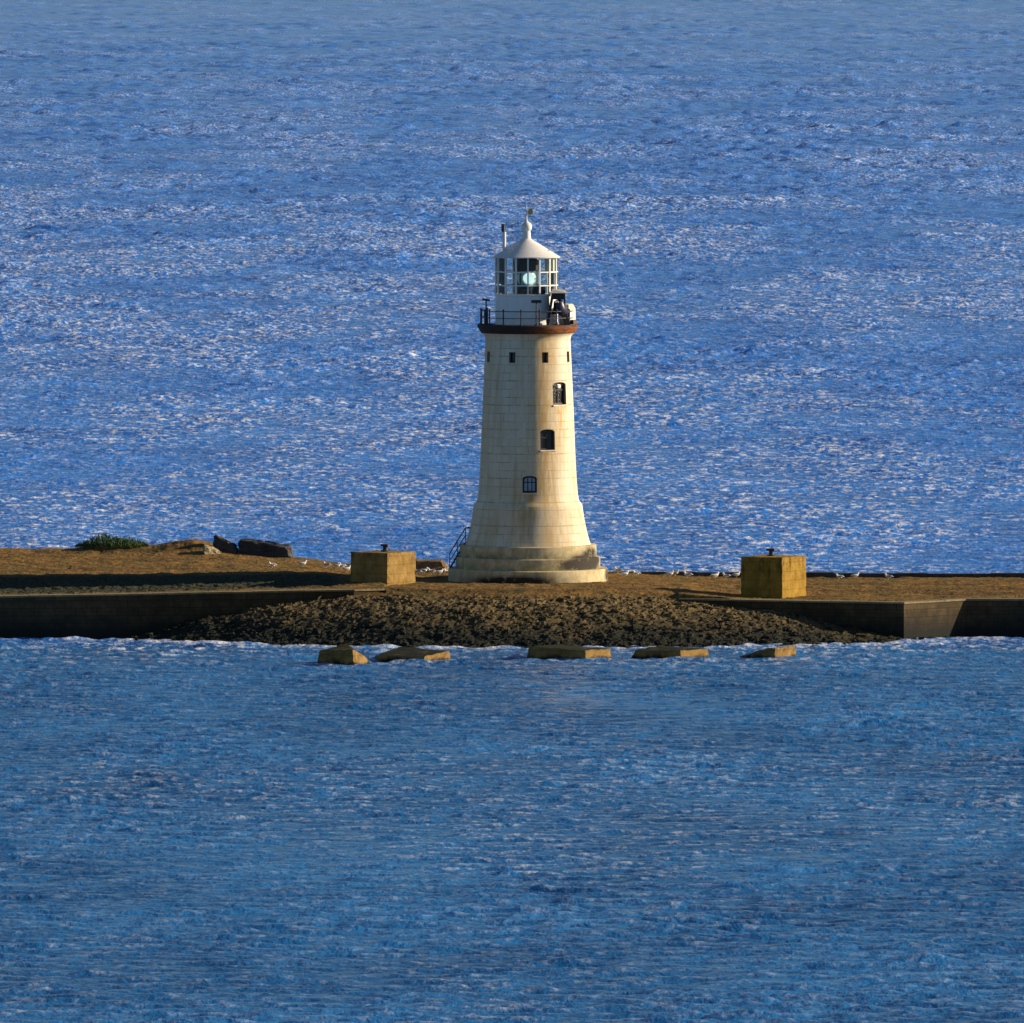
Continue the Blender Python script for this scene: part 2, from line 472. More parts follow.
def axis(fine_a, fine_b, step, lo, hi, coarse):
    a = list(np.arange(fine_a, fine_b + 1e-6, step))
    p = fine_a; st = step; left = []
    while p > lo: st = min(st * 1.25, coarse); p -= st; left.append(p)
    p = fine_b; st = step; right = []
    while p < hi: st = min(st * 1.25, coarse); p += st; right.append(p)
    return np.array(left[::-1] + a + right)

def grid_mesh(name, X, Y, Z):
    ny, nx = X.shape
    me = bpy.data.meshes.new(name)
    n = nx * ny
    co = np.empty((n, 3), np.float32); co[:, 0] = X.ravel(); co[:, 1] = Y.ravel(); co[:, 2] = Z.ravel()
    idx = np.arange(n, dtype=np.int32).reshape(ny, nx)
    q = np.stack([idx[:-1, :-1], idx[:-1, 1:], idx[1:, 1:], idx[1:, :-1]], -1).reshape(-1, 4)
    me.vertices.add(n); me.vertices.foreach_set('co', co.ravel())
    me.loops.add(q.size); me.loops.foreach_set('vertex_index', q.ravel())
    me.polygons.add(len(q))
    me.polygons.foreach_set('loop_start', np.arange(0, q.size, 4, dtype=np.int32))
    me.polygons.foreach_set('use_smooth', np.ones(len(q), bool))
    me.update(calc_edges=True)
    return me

def fattr(me, name, data):
    a = me.attributes.new(name, 'FLOAT', 'POINT'); a.data.foreach_set('value', np.ascontiguousarray(data.ravel(), dtype=np.float32))

gx = axis(-35, 33, .14, -74, 74, 1.2)
gy = axis(-31, 20, .14, -48, 48, 1.2)
GX, GY = np.meshgrid(gx, gy)
gh, gk, gst, gb = height(GX, GY)
me = grid_mesh('ground', GX, GY, gh)
fattr(me, 'apron', gk); fattr(me, 'stone', gst); fattr(me, 'bank', gb)
for p in me.polygons: p.use_smooth = False
ground = link('ground', me, M['ground']); tag(ground, kind='structure')

def ground_z(x, y):
    return float(height(np.array([x * 1.0]), np.array([y * 1.0]))[0][0])

# ------------------------------------------------------------------ rubble on the apron (nobody could count it)
bm = bmesh.new()
n = 0
while n < 3600:
    x = random.uniform(-30, 27); y = random.uniform(-30, -11)
    z, k, _, _ = height(np.array([x]), np.array([y]))
    z = float(z[0]); k = float(k[0])
    if k < .55 or z < -.25 or z > 3.1 or (x < -9 and y > line_y(WALL_L, np.array([x]))[0]): continue
    s = random.uniform(.05, .14) * (2.1 if random.random() < .05 else 1)
    rot = Matrix.Rotation(random.uniform(0, 6.3), 3, 'Z') @ Matrix.Rotation(random.uniform(-.5, .5), 3, 'X')
    pts = []
    for i in range(9):
        v = Vector((random.gauss(0, 1), random.gauss(0, 1), random.gauss(0, 1))).normalized()
        v = Vector((v.x * s * 1.3, v.y * s, v.z * s * .65))
        pts.append(rot @ v + Vector((x, y, z + s * .15)))
    add_hull(bm, pts); n += 1
t = NT('rubble_stone')
o_ = t.tc('Object'); sp = t.n('ShaderNodeSeparateXYZ'); t.l(o_, sp.inputs[0])
c_ = t.ramp(t.noise(o_, 1.6, 6, .7), [(.3, (.045, .036, .02)), (.5, (.12, .085, .038)), (.7, (.26, .18, .08))])
hz = t.math('ADD', sp.outputs[2], t.math('MULTIPLY', t.math('SUBTRACT', t.noise(o_, .16, 5), .5), 2.6))
hz = t.math('ADD', hz, t.math('MULTIPLY', sp.outputs[0], .022))
c_ = t.mix(t.maprange(hz, 2.35, .7), c_, (.018, .02, .016))
t.set(c_, .95, t.bump(t.noise(o_, 7, 6, .7), .5, .05), spec=.15)
rub = obj('rubble', bm, t.m); tag(rub, 'loose brown and black rubble on the sloping rock apron', 'rubble', kind='stuff')

# ------------------------------------------------------------------ sea
CAM = Vector((-1.024, -900., 48.))
def sea():
    base = .30
    rows = [200.]
    while rows[-1] < 560: rows.append(rows[-1] + 6)
    d = rows[-1]
    while d < 6500:
        d += base * max(.85, (d / 950.)) ** 1.9; rows.append(d)
    while d < 40000: d *= 1.2; rows.append(d)
    rows = np.array([-3000., -800.] + rows) - 900.          # world y
    u = list(np.linspace(-48, 48, 340))
    ext = [60, 90, 160, 300, 700, 1500, 4000]
    u = np.array([-e for e in ext[::-1]] + u + ext)
    D = np.clip(rows + 900., 500, None)
    sc = np.clip(D / 900., .9, None)
    X = u[None, :] * sc[:, None]; Y = np.repeat(rows[:, None], len(u), 1)
    dy = np.gradient(rows); du = 96 / 339.
    dyc = np.minimum(dy, 60.)
    inner = (np.abs(u) <= 48.5)[None, :] * ((dy < 25)[:, None])
    Z = np.zeros_like(X)
    rng = np.random.RandomState(3)
    N = 120
    lam = np.exp(rng.uniform(np.log(.75), np.log(6.5), N))
    th = R(-78) + rng.normal(0, .60, N)                      # mostly towards the viewer
    gust = .70 + 1.1 * (fbm(X * .016, Y * .0045, 51, 4) - .30)
    gust2 = .85 + .9 * (fbm(X * .11, Y * .035, 57, 3) - .40)
    calm = (1 - .55 * sstep(2000, 5200, D))[:, None] - .10 * sstep(-22, -45, Y) * sstep(-420, -200, Y)
    kxm = 2 * PI / (3.0 * du * sc); kym = 2 * PI / (3.0 * dyc)
    for L, a in zip(lam, th):
        k = 2 * PI / L
        w = 1.0 if L < 1.9 else (1.9 / L) ** 1.35
        slope = .050 * w
        # far away the sheet is coarser, so the waves there are carried by what its mesh can hold
        qx, qy = rng.uniform(.12, 1.0), rng.uniform(.35, 1.0)
        kx = np.sign(math.cos(a)) * np.minimum(abs(k * math.cos(a)), kxm * qx)
        ky = math.sin(a) * k; kyv = np.sign(ky) * np.minimum(abs(ky), kym * qy)
        phy = np.concatenate([[0], np.cumsum(.5 * (kyv[1:] + kyv[:-1]) * np.diff(rows))])
        A = slope / np.hypot(kx, kyv)
        s = kx[:, None] * X + (phy + rng.uniform(0, 6.28))[:, None]
        g = (gust if L < 3 else 1) * gust2
        sn = np.sin(s)
        Z += A[:, None] * g * (sn + .25 * (1 - 2 * sn * sn))
    Z *= calm * inner
    near = (np.abs(X) < 74) & (Y > -50) & (Y < 50)
    hh = np.full(X.shape, -9.); hh[near] = height(X[near], Y[near], False)
    nn = fbm(X * .35, Y * .12, 61, 4)
    shore = sstep(-1.1, -.25, hh) * sstep(.36, .55, nn)
    back = sstep(6, 12, Y) * sstep(50, 20, Y) * sstep(-40, -20, X) * sstep(0, -8, X) * .6
    zn = Z / (Z[:, 8:-8].std(axis=1, keepdims=True) + 1e-6)
    streak = fbm(X * .05, Y * .012, 71, 4)                    # sky glints painted as pale flecks on the wave tops, in wind lanes
    glint_foam = sstep(-.2, 1.2, zn) * (.50 + .75 * sstep(.38, .62, streak)) * (1 - .40 * sstep(1300, 3200, D))[:, None]
    glint_foam = glint_foam * (1 - .50 * sstep(-24, -34, Y)) * (1 - .5 * sstep(-60, -200, Y) * sstep(-300, -60, Y * 1.0))
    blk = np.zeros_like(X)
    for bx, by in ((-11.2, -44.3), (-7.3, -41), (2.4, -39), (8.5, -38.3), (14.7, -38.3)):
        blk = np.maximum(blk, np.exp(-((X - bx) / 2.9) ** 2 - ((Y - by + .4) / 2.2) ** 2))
    glint_foam = np.maximum(glint_foam * .88, blk * .8)
    foam = np.clip(np.where(shore > .2, shore + .0, 0) * .9 + back * near * .5 + 0, 0, 1)
    me = grid_mesh('sea', X, Y, Z)
    fattr(me, 'foam', foam); fattr(me, 'crest_glint_foam', np.clip(glint_foam * inner, 0, 1)); fattr(me, 'shelter', sstep(-10, -30, Y))
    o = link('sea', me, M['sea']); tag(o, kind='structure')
sea()

# ------------------------------------------------------------------ sea walls
def sea_wall(label, pts, top, bottom=-1.5, th=.9):
    pts = [Vector((x, y)) for x, y in pts]
    w = thing('sea_wall', label, 'sea wall', (pts[0].x, pts[0].y, 0))
    o3 = Vector((pts[0].x, pts[0].y))
    def offs(dist):
        out = []
        for i, p in enumerate(pts):
            dirs = []
            if i > 0: dirs.append((pts[i] - pts[i - 1]).normalized())
            if i < len(pts) - 1: dirs.append((pts[i + 1] - pts[i]).normalized())
            dm = sum(dirs, Vector((0, 0))); dm.normalize()
            nrm = Vector((-dm.y, dm.x))
            if nrm.y < 0: nrm = -nrm
            out.append(p + nrm * dist - o3)
        return out
    def prism(front, back, tops, bots):
        bm = bmesh.new(); L = []
        n = len(front)
        # resample so the stone edge can be slightly uneven
        F, B, T, Bo = [], [], [], []
        for i in range(n - 1):
            seg = max(1, int((front[i + 1] - front[i]).length / .8))
            for k in range(seg):
                tt = k / seg
                F.append(front[i].lerp(front[i + 1], tt)); B.append(back[i].lerp(back[i + 1], tt))
                T.append(tops[i] + (tops[i + 1] - tops[i]) * tt); Bo.append(bots)
        F.append(front[-1]); B.append(back[-1]); T.append(tops[-1]); Bo.append(bots)
        for f, b, tz, bz in zip(F, B, T, Bo):
            j = random.uniform(-.012, .012)
            L.append([bm.verts.new((f.x, f.y, bz)), bm.verts.new((f.x, f.y + j, tz + j)), bm.verts.new((b.x, b.y, tz + j)), bm.verts.new((b.x, b.y, bz))])
        for a, b in zip(L, L[1:]):
            for q in range(4): bm.faces.new((a[q], a[(q + 1) % 4], b[(q + 1) % 4], b[q]))
        bm.faces.new(L[0]); bm.faces.new(L[-1][::-1])
        return bm
    obj('wall_face', prism(offs(0), offs(th), [t - .11 for t in top], bottom), M['wall'], w)
    obj('coping', coping_bm(offs(-.07), offs(th + .25), top), M['coping'], w)
    return w

def coping_bm(front, back, tops):
    bm = bmesh.new(); L = []
    n = len(front)
    for i in range(n - 1):
        seg = max(1, int((front[i + 1] - front[i]).length / 1.5))
        for k in range(seg):
            a, b = k / seg, (k + 1) / seg - .018 / (front[i + 1] - front[i]).length
            f0 = front[i].lerp(front[i + 1], a); f1 = front[i].lerp(front[i + 1], b)
            b0 = back[i].lerp(back[i + 1], a); b1 = back[i].lerp(back[i + 1], b)
            t0 = tops[i] + (tops[i + 1] - tops[i]) * a; t1 = tops[i] + (tops[i + 1] - tops[i]) * b
            j = random.uniform(-.012, .012)
            vs = []
            for p, t in ((f0, t0), (f1, t1), (b1, t1), (b0, t0)):
                vs.append((bm.verts.new((p.x, p.y, t - .107)), bm.verts.new((p.x, p.y, t + j))))
            lo = [v[0] for v in vs]; hi = [v[1] for v in vs]
            bm.faces.new(lo[::-1]); bm.faces.new(hi)
            for q in range(4): bm.faces.new((lo[q], lo[(q + 1) % 4], hi[(q + 1) % 4], hi[q]))
    return bm

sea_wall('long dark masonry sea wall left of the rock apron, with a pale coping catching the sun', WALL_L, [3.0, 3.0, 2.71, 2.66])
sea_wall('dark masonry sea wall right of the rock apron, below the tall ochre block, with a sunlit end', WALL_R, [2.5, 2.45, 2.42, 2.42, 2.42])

# low kerb along the far edge on the right
kb = thing('parapet_wall', 'low black parapet wall along the far edge to the right of the tower, with gulls beside it', 'parapet', (4.6, 9.0, 2.5))
bm = bmesh.new()
x = 0.
while x < 62:
    L = random.uniform(1.6, 2.4)
    hgt = .52 + random.uniform(-.03, .03) - .10 * min(1, x / 20)
    vs = add_box(bm, (x + L / 2, .25, hgt / 2 - .1), (L - .006, .6, hgt + .2))
    x += L
bmesh.ops.bevel(bm, geom=bm.edges[:], offset=.012, segments=1, affect='EDGES')
obj('wall_face', bm, M['darkrock'], kb)

# ------------------------------------------------------------------ lighthouse
GZ = 3.0
LH = thing('lighthouse', 'tall cream granite lighthouse with white lantern, standing on the stone breakwater', 'lighthouse', (0, 0, GZ))

def lin(prof, step=.4):
    out = [prof[0]]
    for (r0, z0), (r1, z1) in zip(prof, prof[1:]):
        n = max(1, int(abs(z1 - z0) / step))
        for k in range(1, n + 1): out.append((r0 + (r1 - r0) * k / n, z0 + (z1 - z0) * k / n))
    return out

def algae_attr(me, spots, name='algae'):
    a = me.attributes.new(name, 'FLOAT', 'POINT')
    for v in me.vertices:
        b = math.atan2(v.co.x, -v.co.y); s = 0
        for b0, z0, wb, wz in spots:
            s = max(s, min(1, 2.2 * math.exp(-((b - b0) / wb) ** 2 - ((v.co.z - z0) / wz) ** 2)))
        a.data[v.index].value = s

steps = [(5.10, -.6, .72), (4.62, .70, 1.46), (4.38, 1.44, 2.23)]
for i, (r, z0, z1) in enumerate(steps):
    bm = bmesh.new()
    add_lathe(bm, [(r + .02, z0)] + lin([(r + .02, z0 + .01), (r, z1 - .05)], .12) + [(r - .05, z1), (r * .9, z1 + .012), (r * .62, z1 + .012)], 128)
    o = obj('plinth_step', bm, M['plinth'], LH, 40)
    if i == 1: algae_attr(o.data, [(R(50), 1.05, .42, .45), (R(66), 1.3, .25, .3)])
    elif i == 2: algae_attr(o.data, [(R(66), 1.6, .22, .45), (R(52), 1.45, .2, .2)])
    else: algae_attr(o.data, [(R(-10), .05, .5, .3), (R(82), .3, .1, .4)])

flare = [(4.02, 2.0), (4.02, 2.24), (3.90, 2.6), (3.78, 3.05), (3.68, 3.5), (3.60, 3.95), (3.53, 4.4), (3.485, 4.74), (3.46, 4.80)]
shaft = [(3.33, 4.95), (3.24, 5.15), (3.19, 5.5), (3.12, 6.4), (3.06, 7.4), (3.01, 8.6), (2.96, 9.9), (2.91, 11.1), (2.86, 12.3), (2.79, 13.7), (2.735, 15.0), (2.72, 15.35), (2.76, 15.55), (2.85, 15.68), (2.98, 15.78)]
bm = bmesh.new()
add_lathe(bm, lin(flare, .25) + lin(shaft, .25), 144)
bmesh.ops.recalc_face_normals(bm, faces=bm.faces[:])
me = bpy.data.meshes.new('tower_tmp'); bm.to_mesh(me); bm.free()
tmp = bpy.data.objects.new('tower_tmp', me); COL.objects.link(tmp)
allp = flare + shaft
def tower_r(z): return float(np.interp(z, [p[1] for p in allp], [p[0] for p in allp]))

# windows: (bearing, z of the middle, width, height, arched)
WIN = [(R(45.5), 11.97, 1.20, 1.44, True), (R(25), 9.04, 1.03, 1.32, True), (R(2.0), 6.20, .92, 1.08, True)]
SMALL = [(R(-66.5 + 45 * k), 14.28, .44, .68, False) for k in range(8)]
def win_outline(w, h, arch):
    p = [(-w / 2, -h / 2), (w / 2, -h / 2)]
    if arch:
        s = h / 2 - .17
        for i in range(9):
            a = PI * i / 8; p.append((w / 2 * math.cos(a), s + .17 * math.sin(a)))
    else: p += [(w / 2, h / 2), (-w / 2, h / 2)]
    return p
def prism_xz(bm, outline, y0, y1, mat4):
    A = [bm.verts.new(mat4 @ Vector((x, y0, z))) for x, z in outline]
    B = [bm.verts.new(mat4 @ Vector((x, y1, z))) for x, z in outline]
    bm.faces.new(A[::-1]); bm.faces.new(B)
    n = len(A)
    for i in range(n): bm.faces.new((A[i], A[(i + 1) % n], B[(i + 1) % n], B[i]))
bm = bmesh.new()
for a, z, w, h, arch in WIN + SMALL:
    prism_xz(bm, win_outline(w, h, arch), -.50, .6, bearing_frame(a, tower_r(z), z))
bmesh.ops.recalc_face_normals(bm, faces=bm.faces[:])
cme = bpy.data.meshes.new('cut_tmp'); bm.to_mesh(cme); bm.free()
cut = bpy.data.objects.new('cut_tmp', cme); COL.objects.link(cut)
bo = tmp.modifiers.new('b', 'BOOLEAN'); bo.object = cut; bo.operation = 'DIFFERENCE'; bo.solver = 'EXACT'
dg = bpy.context.evaluated_depsgraph_get()
tme = bpy.data.meshes.new_from_object(tmp.evaluated_get(dg))
bpy.data.objects.remove(tmp); bpy.data.objects.remove(cut)
tme.materials.clear(); tme.name = 'stone_tower'
# rust stain strength under windows and the gallery
a = tme.attributes.new('stain', 'FLOAT', 'POINT'); al = tme.attributes.new('algae', 'FLOAT', 'POINT')
for v in tme.vertices:
    b = math.atan2(v.co.x, -v.co.y); z = v.co.z; s = 0
    for wa, wz, w, h, arch in WIN:
        drop = wz - h / 2 - z
        if drop > -.05: s = max(s, math.exp(-((b - wa + .03 * drop) / (.24 + .03 * drop)) ** 2) * max(0, 1 - drop / 4.6))
        else: s = max(s, .3 * math.exp(-((b - wa) / .35) ** 2 - (drop / 1.4) ** 2))
    s = max(s, .85 * math.exp(-((b - R(20)) / .25) ** 2)) if z > 4.8 else s
    if z > 12.8: s = max(s, .75 * math.exp(-((b - R(28)) / .22) ** 2) * min(1, (z - 12.6) / 1.5))
    if z < 5.2: s = max(s, .55 * math.exp(-((b - R(24)) / .3) ** 2))
    a.data[v.index].value = s
tower = link('stone_tower', tme, M['tower'], LH, 35)

for a, z, w, h, arch in WIN + SMALL:
    r = tower_r(z); mt = bearing_frame(a, r, z)
    if arch:
        # frame: outline ring with bars
        bm = bmesh.new(); T = .115
        out = win_outline(w - .004, h - .004, True); inn = [(x * (1 - 2 * T / w), zz * (1 - 2 * T / h)) for x, zz in out]
        rings = []
        for y in (-.30, -.20):
            rings.append(([bm.verts.new((x, y, zz)) for x, zz in out], [bm.verts.new((x, y, zz)) for x, zz in inn]))
        n = len(out)
        for i in range(n):
            j = (i + 1) % n
            bm.faces.new((rings[1][0][i], rings[1][0][j], rings[1][1][j], rings[1][1][i]))
            bm.faces.new((rings[0][0][j], rings[0][0][i], rings[0][1][i], rings[0][1][j]))
            bm.faces.new((rings[0][1][i], rings[1][1][i], rings[1][1][j], rings[0][1][j]))
            bm.faces.new((rings[0][0][i], rings[0][0][j], rings[1][0][j], rings[1][0][i]))
        low = a < R(10); high = a > R(40)
        add_box(bm, (-.12 if low else .02, -.25, -.05), (.055, .09, h - .25))
        if low: add_box(bm, (.14, -.25, -.05), (.05, .09, h - .25))
        add_box(bm, (0, -.25, .22 if high else .12), (w - .18, .085, .055))
        fr = obj('window', bm, M['iron'], LH); fr.matrix_local = mt
        bm = bmesh.new()
        prism_xz(bm, [(x * .93, zz * .93) for x, zz in win_outline(w, h, True)], -.285, -.265, Matrix.Identity(4))
        obj('pane', bm, M['skypane'] if low else M['pane'], fr)
        if high:
            bm = bmesh.new(); add_box(bm, (.12, -.235, .46), (.34, .04, .24))
            bmesh.ops.bevel(bm, geom=bm.edges[:], offset=.03, segments=2, affect='EDGES')
            obj('ventilator', bm, M['white'], fr)
        bm = bmesh.new(); add_box(bm, (0, -.12, -h / 2 - .055), (w + .08, .34, .10))
        bmesh.ops.bevel(bm, geom=bm.edges[:], offset=.025, segments=2, affect='EDGES')
        obj('sill', bm, M['cream'], fr)
    else:
        bm = bmesh.new()
        for sx in (-1, 1): add_box(bm, (sx * (w / 2 - .025), -.30, 0), (.05, .06, h - .01))
        for sz in (-1, 1): add_box(bm, (0, -.301, sz * (h / 2 - .03)), (w - .1, .055, .05))
        fr = obj('window', bm, M['iron'], LH); fr.matrix_local = mt
        bm = bmesh.new(); add_box(bm, (0, -.33, 0), (w - .02, .02, h - .02))
        obj('pane', bm, M['pane'], fr)

# gallery
bm = bmesh.new()
add_lathe(bm, [(2.90, 15.74), (3.02, 15.80), (3.10, 15.93), (3.17, 16.06), (3.25, 16.16), (3.25, 16.30), (3.22, 16.33), (2.2, 16.335), (1.7, 16.335)], 128)
gd = obj('gallery_deck', bm, M['sunlit_rust'], LH, 40)
at_ = gd.data.attributes.new('sunlit_rust', 'FLOAT', 'POINT')
for v in gd.data.vertices:                              # rust held to the sunlit side below the lip, shaded side painted dark
    b = math.atan2(v.co.x, -v.co.y)
    at_.data[v.index].value = float(sstep(-.15, .55, b)) * float(sstep(2.6, 1.9, b)) * (1 if v.co.z < 16.2 else .25)
bm = bmesh.new()
RR = 3.06
add_torus(bm, RR, 17.22, .030); add_torus(bm, RR, 16.78, .024)
rail = obj('gallery_railing', bm, M['iron'], LH, 60)
post_me = None
for k in range(16):
    a = R(-75.5 + 22.2 * k) if k < 16 else 0
    a = R(-76 + 22.5 * k)
    if post_me is None:
        bm = bmesh.new(); add_tube(bm, (0, 0, 16.30), (0, 0, 17.30), .042, 8); add_tube(bm, (0, 0, 16.33), (0, 0, 16.40), .085, 8)
        bmesh.ops.create_uvsphere(bm, u_segments=8, v_segments=6, radius=.065, matrix=Matrix.Translation((0, 0, 17.30)))
        p = obj('railing_post', bm, M['iron'], rail); post_me = p
    else:
        p = post_me.copy(); COL.objects.link(p); p.parent = rail
    n = dirv(a); p.location = (n.x * RR, n.y * RR, 0)

# lantern
bm = bmesh.new()
add_lathe(bm, [(2.06, 16.32), (2.06, 16.45), (2.0, 16.47), (2.0, 18.16), (2.06, 18.18), (2.06, 18.28), (1.6, 18.28)], 96)
obj('lantern_base', bm, M['white'], LH, 40)
NP = 16; PH = R(2.5)
def lan_pt(k, r=1.98): return dirv(PH + 2 * PI * k / NP) * r
bm = bmesh.new()
for k in range(NP):
    p, q = lan_pt(k, 1.955), lan_pt(k + 1, 1.955)
    vs = [bm.verts.new((v.x, v.y, zz)) for v, zz in ((p, 18.28), (q, 18.28), (q, 20.60), (p, 20.60))]
    bm.faces.new(vs)
me = bpy.data.meshes.new('lantern_glass'); bm.to_mesh(me); bm.free()
glass = link('lantern_glass', me, M['glass'], LH)
mul = None
for k in range(NP):
    p = lan_pt(k)
    if mul is None:
        bm = bmesh.new(); add_box(bm, (0, 0, 19.44), (.095, .10, 2.32)); mul = obj('mullion', bm, M['white'], glass); m_ = mul
    else: m_ = mul.copy(); COL.objects.link(m_); m_.parent = glass
    m_.location = p; m_.rotation_euler = (0, 0, PH + 2 * PI * k / NP)
for zz in (18.84, 19.70):
    bm = bmesh.new()
    for k in range(NP):
        p, q = lan_pt(k), lan_pt(k + 1); d = (q - p); mid = (p + q) / 2
        add_box(bm, (mid.x, mid.y, zz), (d.length - .09, .07, .075), Matrix.Rotation(math.atan2(d.y, d.x), 3, 'Z'))
    obj('glazing_bar', bm, M['white'], glass)

# roof
LX = -.09
roof_prof = [(1.9, 20.60), (2.14, 20.60), (2.16, 20.66), (1.75, 20.90), (1.30, 21.19), (.85, 21.47), (.45, 21.70), (.30, 21.80), (.25, 21.83)]
bm = bmesh.new(); add_lathe(bm, roof_prof, 64)
roof = obj('lantern_roof', bm, M['roofwhite'], LH, 30)
bm = bmesh.new()
add_lathe(bm, [(.30, 21.75), (.27, 21.95), (.25, 22.2), (.24, 22.32), (.30, 22.36), (.34, 22.48), (.345, 22.62), (.29, 22.76), (.18, 22.86), (.08, 22.93), (.055, 23.0)], 24)
obj('roof_vent', bm, M['roofwhite'], roof, 40)
bm = bmesh.new()
add_tube(bm, (0, 0, 22.9), (0, 0, 24.0), .05, 8, .02); add_tube(bm, (-.22, 0, 23.52), (.10, 0, 23.52), .022, 6)
add_hull(bm, [(-.30, -.01, 23.52), (-.30, .01, 23.52), (-.2, -.01, 23.58), (-.2, .01, 23.46)])
fin = obj('finial_spike', bm, M['roofwhite'], roof)
bm = bmesh.new()
add_hull(bm, [(.06, -.012, 23.42), (.06, .012, 23.42), (.14, -.012, 23.72), (.14, .012, 23.72), (.38, -.012, 23.74), (.38, .012, 23.74), (.40, -.012, 23.40), (.40, .012, 23.40), (.2, -.012, 23.34), (.2, .012, 23.34)])
obj('wind_vane', bm, M['gold'], roof)
bm = bmesh.new()
px_ = -1.43
add_tube(bm, (px_, -.55, 20.70), (px_, -.55, 22.25), .115, 12)
add_tube(bm, (px_ + .08, -.55, 22.02), (-.22, -.08, 21.97), .045, 8)
add_tube(bm, (px_ + .06, -.55, 21.66), (px_ + .34, -.45, 21.36), .022, 6)
fp = obj('flue_pipe', bm, M['roofwhite'], roof)
bm = bmesh.new()
add_tube(bm, (px_ - .06, -.55, 22.25), (px_ - .06, -.55, 22.72), .125, 12)
add_tube(bm, (px_ - .06, -.55, 22.72), (px_ - .06, -.55, 22.76), .16, 12)
obj('flue_cap', bm, M['iron'], fp)
bm = bmesh.new(); add_tube(bm, (1.45, -.5, 20.75), (1.45, -.5, 21.12), .055, 8)
obj('air_pipe', bm, M['roofwhite'], roof)

# optic inside the lantern
bm = bmesh.new(); add_lathe(bm, [(.80, 18.0), (.80, 18.5), (.62, 18.55), (.62, 18.78), (.72, 18.82)], 32)
obj('lens_pedestal', bm, M['dark'], LH, 30)
prof = []
for i in range(15):
    z = 18.84 + .86 * i / 14; rr = .46 + .20 * math.sin(PI * i / 14)
    prof += [(rr, z), (rr - .03, z + .03)]
bm = bmesh.new(); add_lathe(bm, prof, 32)
ln = obj('lens', bm, M['lens'], LH, 30)
bm = bmesh.new()
add_lathe(bm, [(0, 0), (.20, .02), (.34, .10), (.36, .20)], 24)
bl = obj('bullseye_panel', bm, M['bullseye_glow'], ln, 40)
bl.location = (.16, -.80, 19.28); bl.rotation_euler = (R(-90), 0, R(8))
for a in (R(-35), R(80), R(200)):
    bm = bmesh.new()
    n_ = dirv(a); add_box(bm, (n_.x * .70, n_.y * .70, 19.27), (.07, .07, .90))
    obj('lens_bracket', bm, M['dark'], ln)
bm = bmesh.new(); add_lathe(bm, [(.74, 19.74), (.78, 19.80), (.78, 20.45), (.5, 20.56), (.2, 20.6)], 32)
obj('lens_hood', bm, M['dark'], LH, 30)
def blind(a0, a1, z0, z1, mat, r=1.78):
    bm = bmesh.new(); N = 8
    A = []
    for i in range(N + 1):
        n_ = dirv(a0 + (a1 - a0) * i / N); w = r + .02 * (i % 2)
        A.append([bm.verts.new((n_.x * (w + e), n_.y * (w + e), z)) for e, z in ((0, z0), (.015, z0), (.015, z1), (0, z1))])
    for p, q in zip(A, A[1:]):
        for k in range(4): bm.faces.new((p[k], p[(k + 1) % 4], q[(k + 1) % 4], q[k]))
    bm.faces.new(A[0]); bm.faces.new(A[-1][::-1])
    return obj('blind', bm, mat, LH)
blind(R(-64), R(-45), 18.3, 20.56, M['dark'])
blind(R(168), R(205), 18.3, 20.56, M['dark'])
blind(R(40), R(80), 19.74, 20.56, M['cream'], 1.80)
blind(R(12), R(42), 18.3, 18.80, M['dark'])

for o in LH.children:                                   # the lantern sits a hand's breadth off the tower's axis
    if o.name.split('.')[0] in ('lantern_base', 'lantern_glass', 'lantern_roof', 'lens', 'lens_pedestal', 'lens_hood', 'blind'): o.location.x += LX

# stair against the foot of the tower, left
bm = bmesh.new()
fx, fz, tx_, tz = -5.00, .70, -4.05, 2.30
yo = -.2
def ladder_part(y): return (fx, y, fz), (tx_, y, tz)
for sy in (-.32, .32):
    a_, b_ = ladder_part(yo + sy)
    add_tube(bm, a_, b_, .045, 6)
st = obj('stair', bm, M['iron'], LH)
for sy in (-.36, .36):
    bm = bmesh.new(); y = yo + sy
    add_tube(bm, (fx - .02, y, fz + .95), (tx_ + .05, y, tz + .98), .030, 6)
    add_tube(bm, (tx_ + .05, y, tz + .98), (tx_ + .42, y, tz + 1.0), .030, 6)
    add_tube(bm, (fx + .0, y, fz + .5), (tx_ + .05, y, tz + .5), .022, 6)
    add_tube(bm, (fx - .02, y, fz), (fx - .02, y, fz + .95), .028, 6)
    add_tube(bm, (tx_ + .05, y, tz), (tx_ + .05, y, tz + .98), .028, 6)
    add_tube(bm, ((fx + tx_) / 2, y, (fz + tz) / 2), ((fx + tx_) / 2, y, (fz + tz) / 2 + .97), .024, 6)
    obj('handrail', bm, M['iron'], st)
tr = None
for k in range(7):
    t_ = (k + .5) / 7
    if tr is None: bm = bmesh.new(); add_box(bm, (0, 0, 0), (.22, .60, .035)); tr = obj('tread', bm, M['iron'], st); q = tr
    else: q = tr.copy(); COL.objects.link(q); q.parent = st
    q.location = (fx + (tx_ - fx) * t_, yo, fz + (tz - fz) * t_)

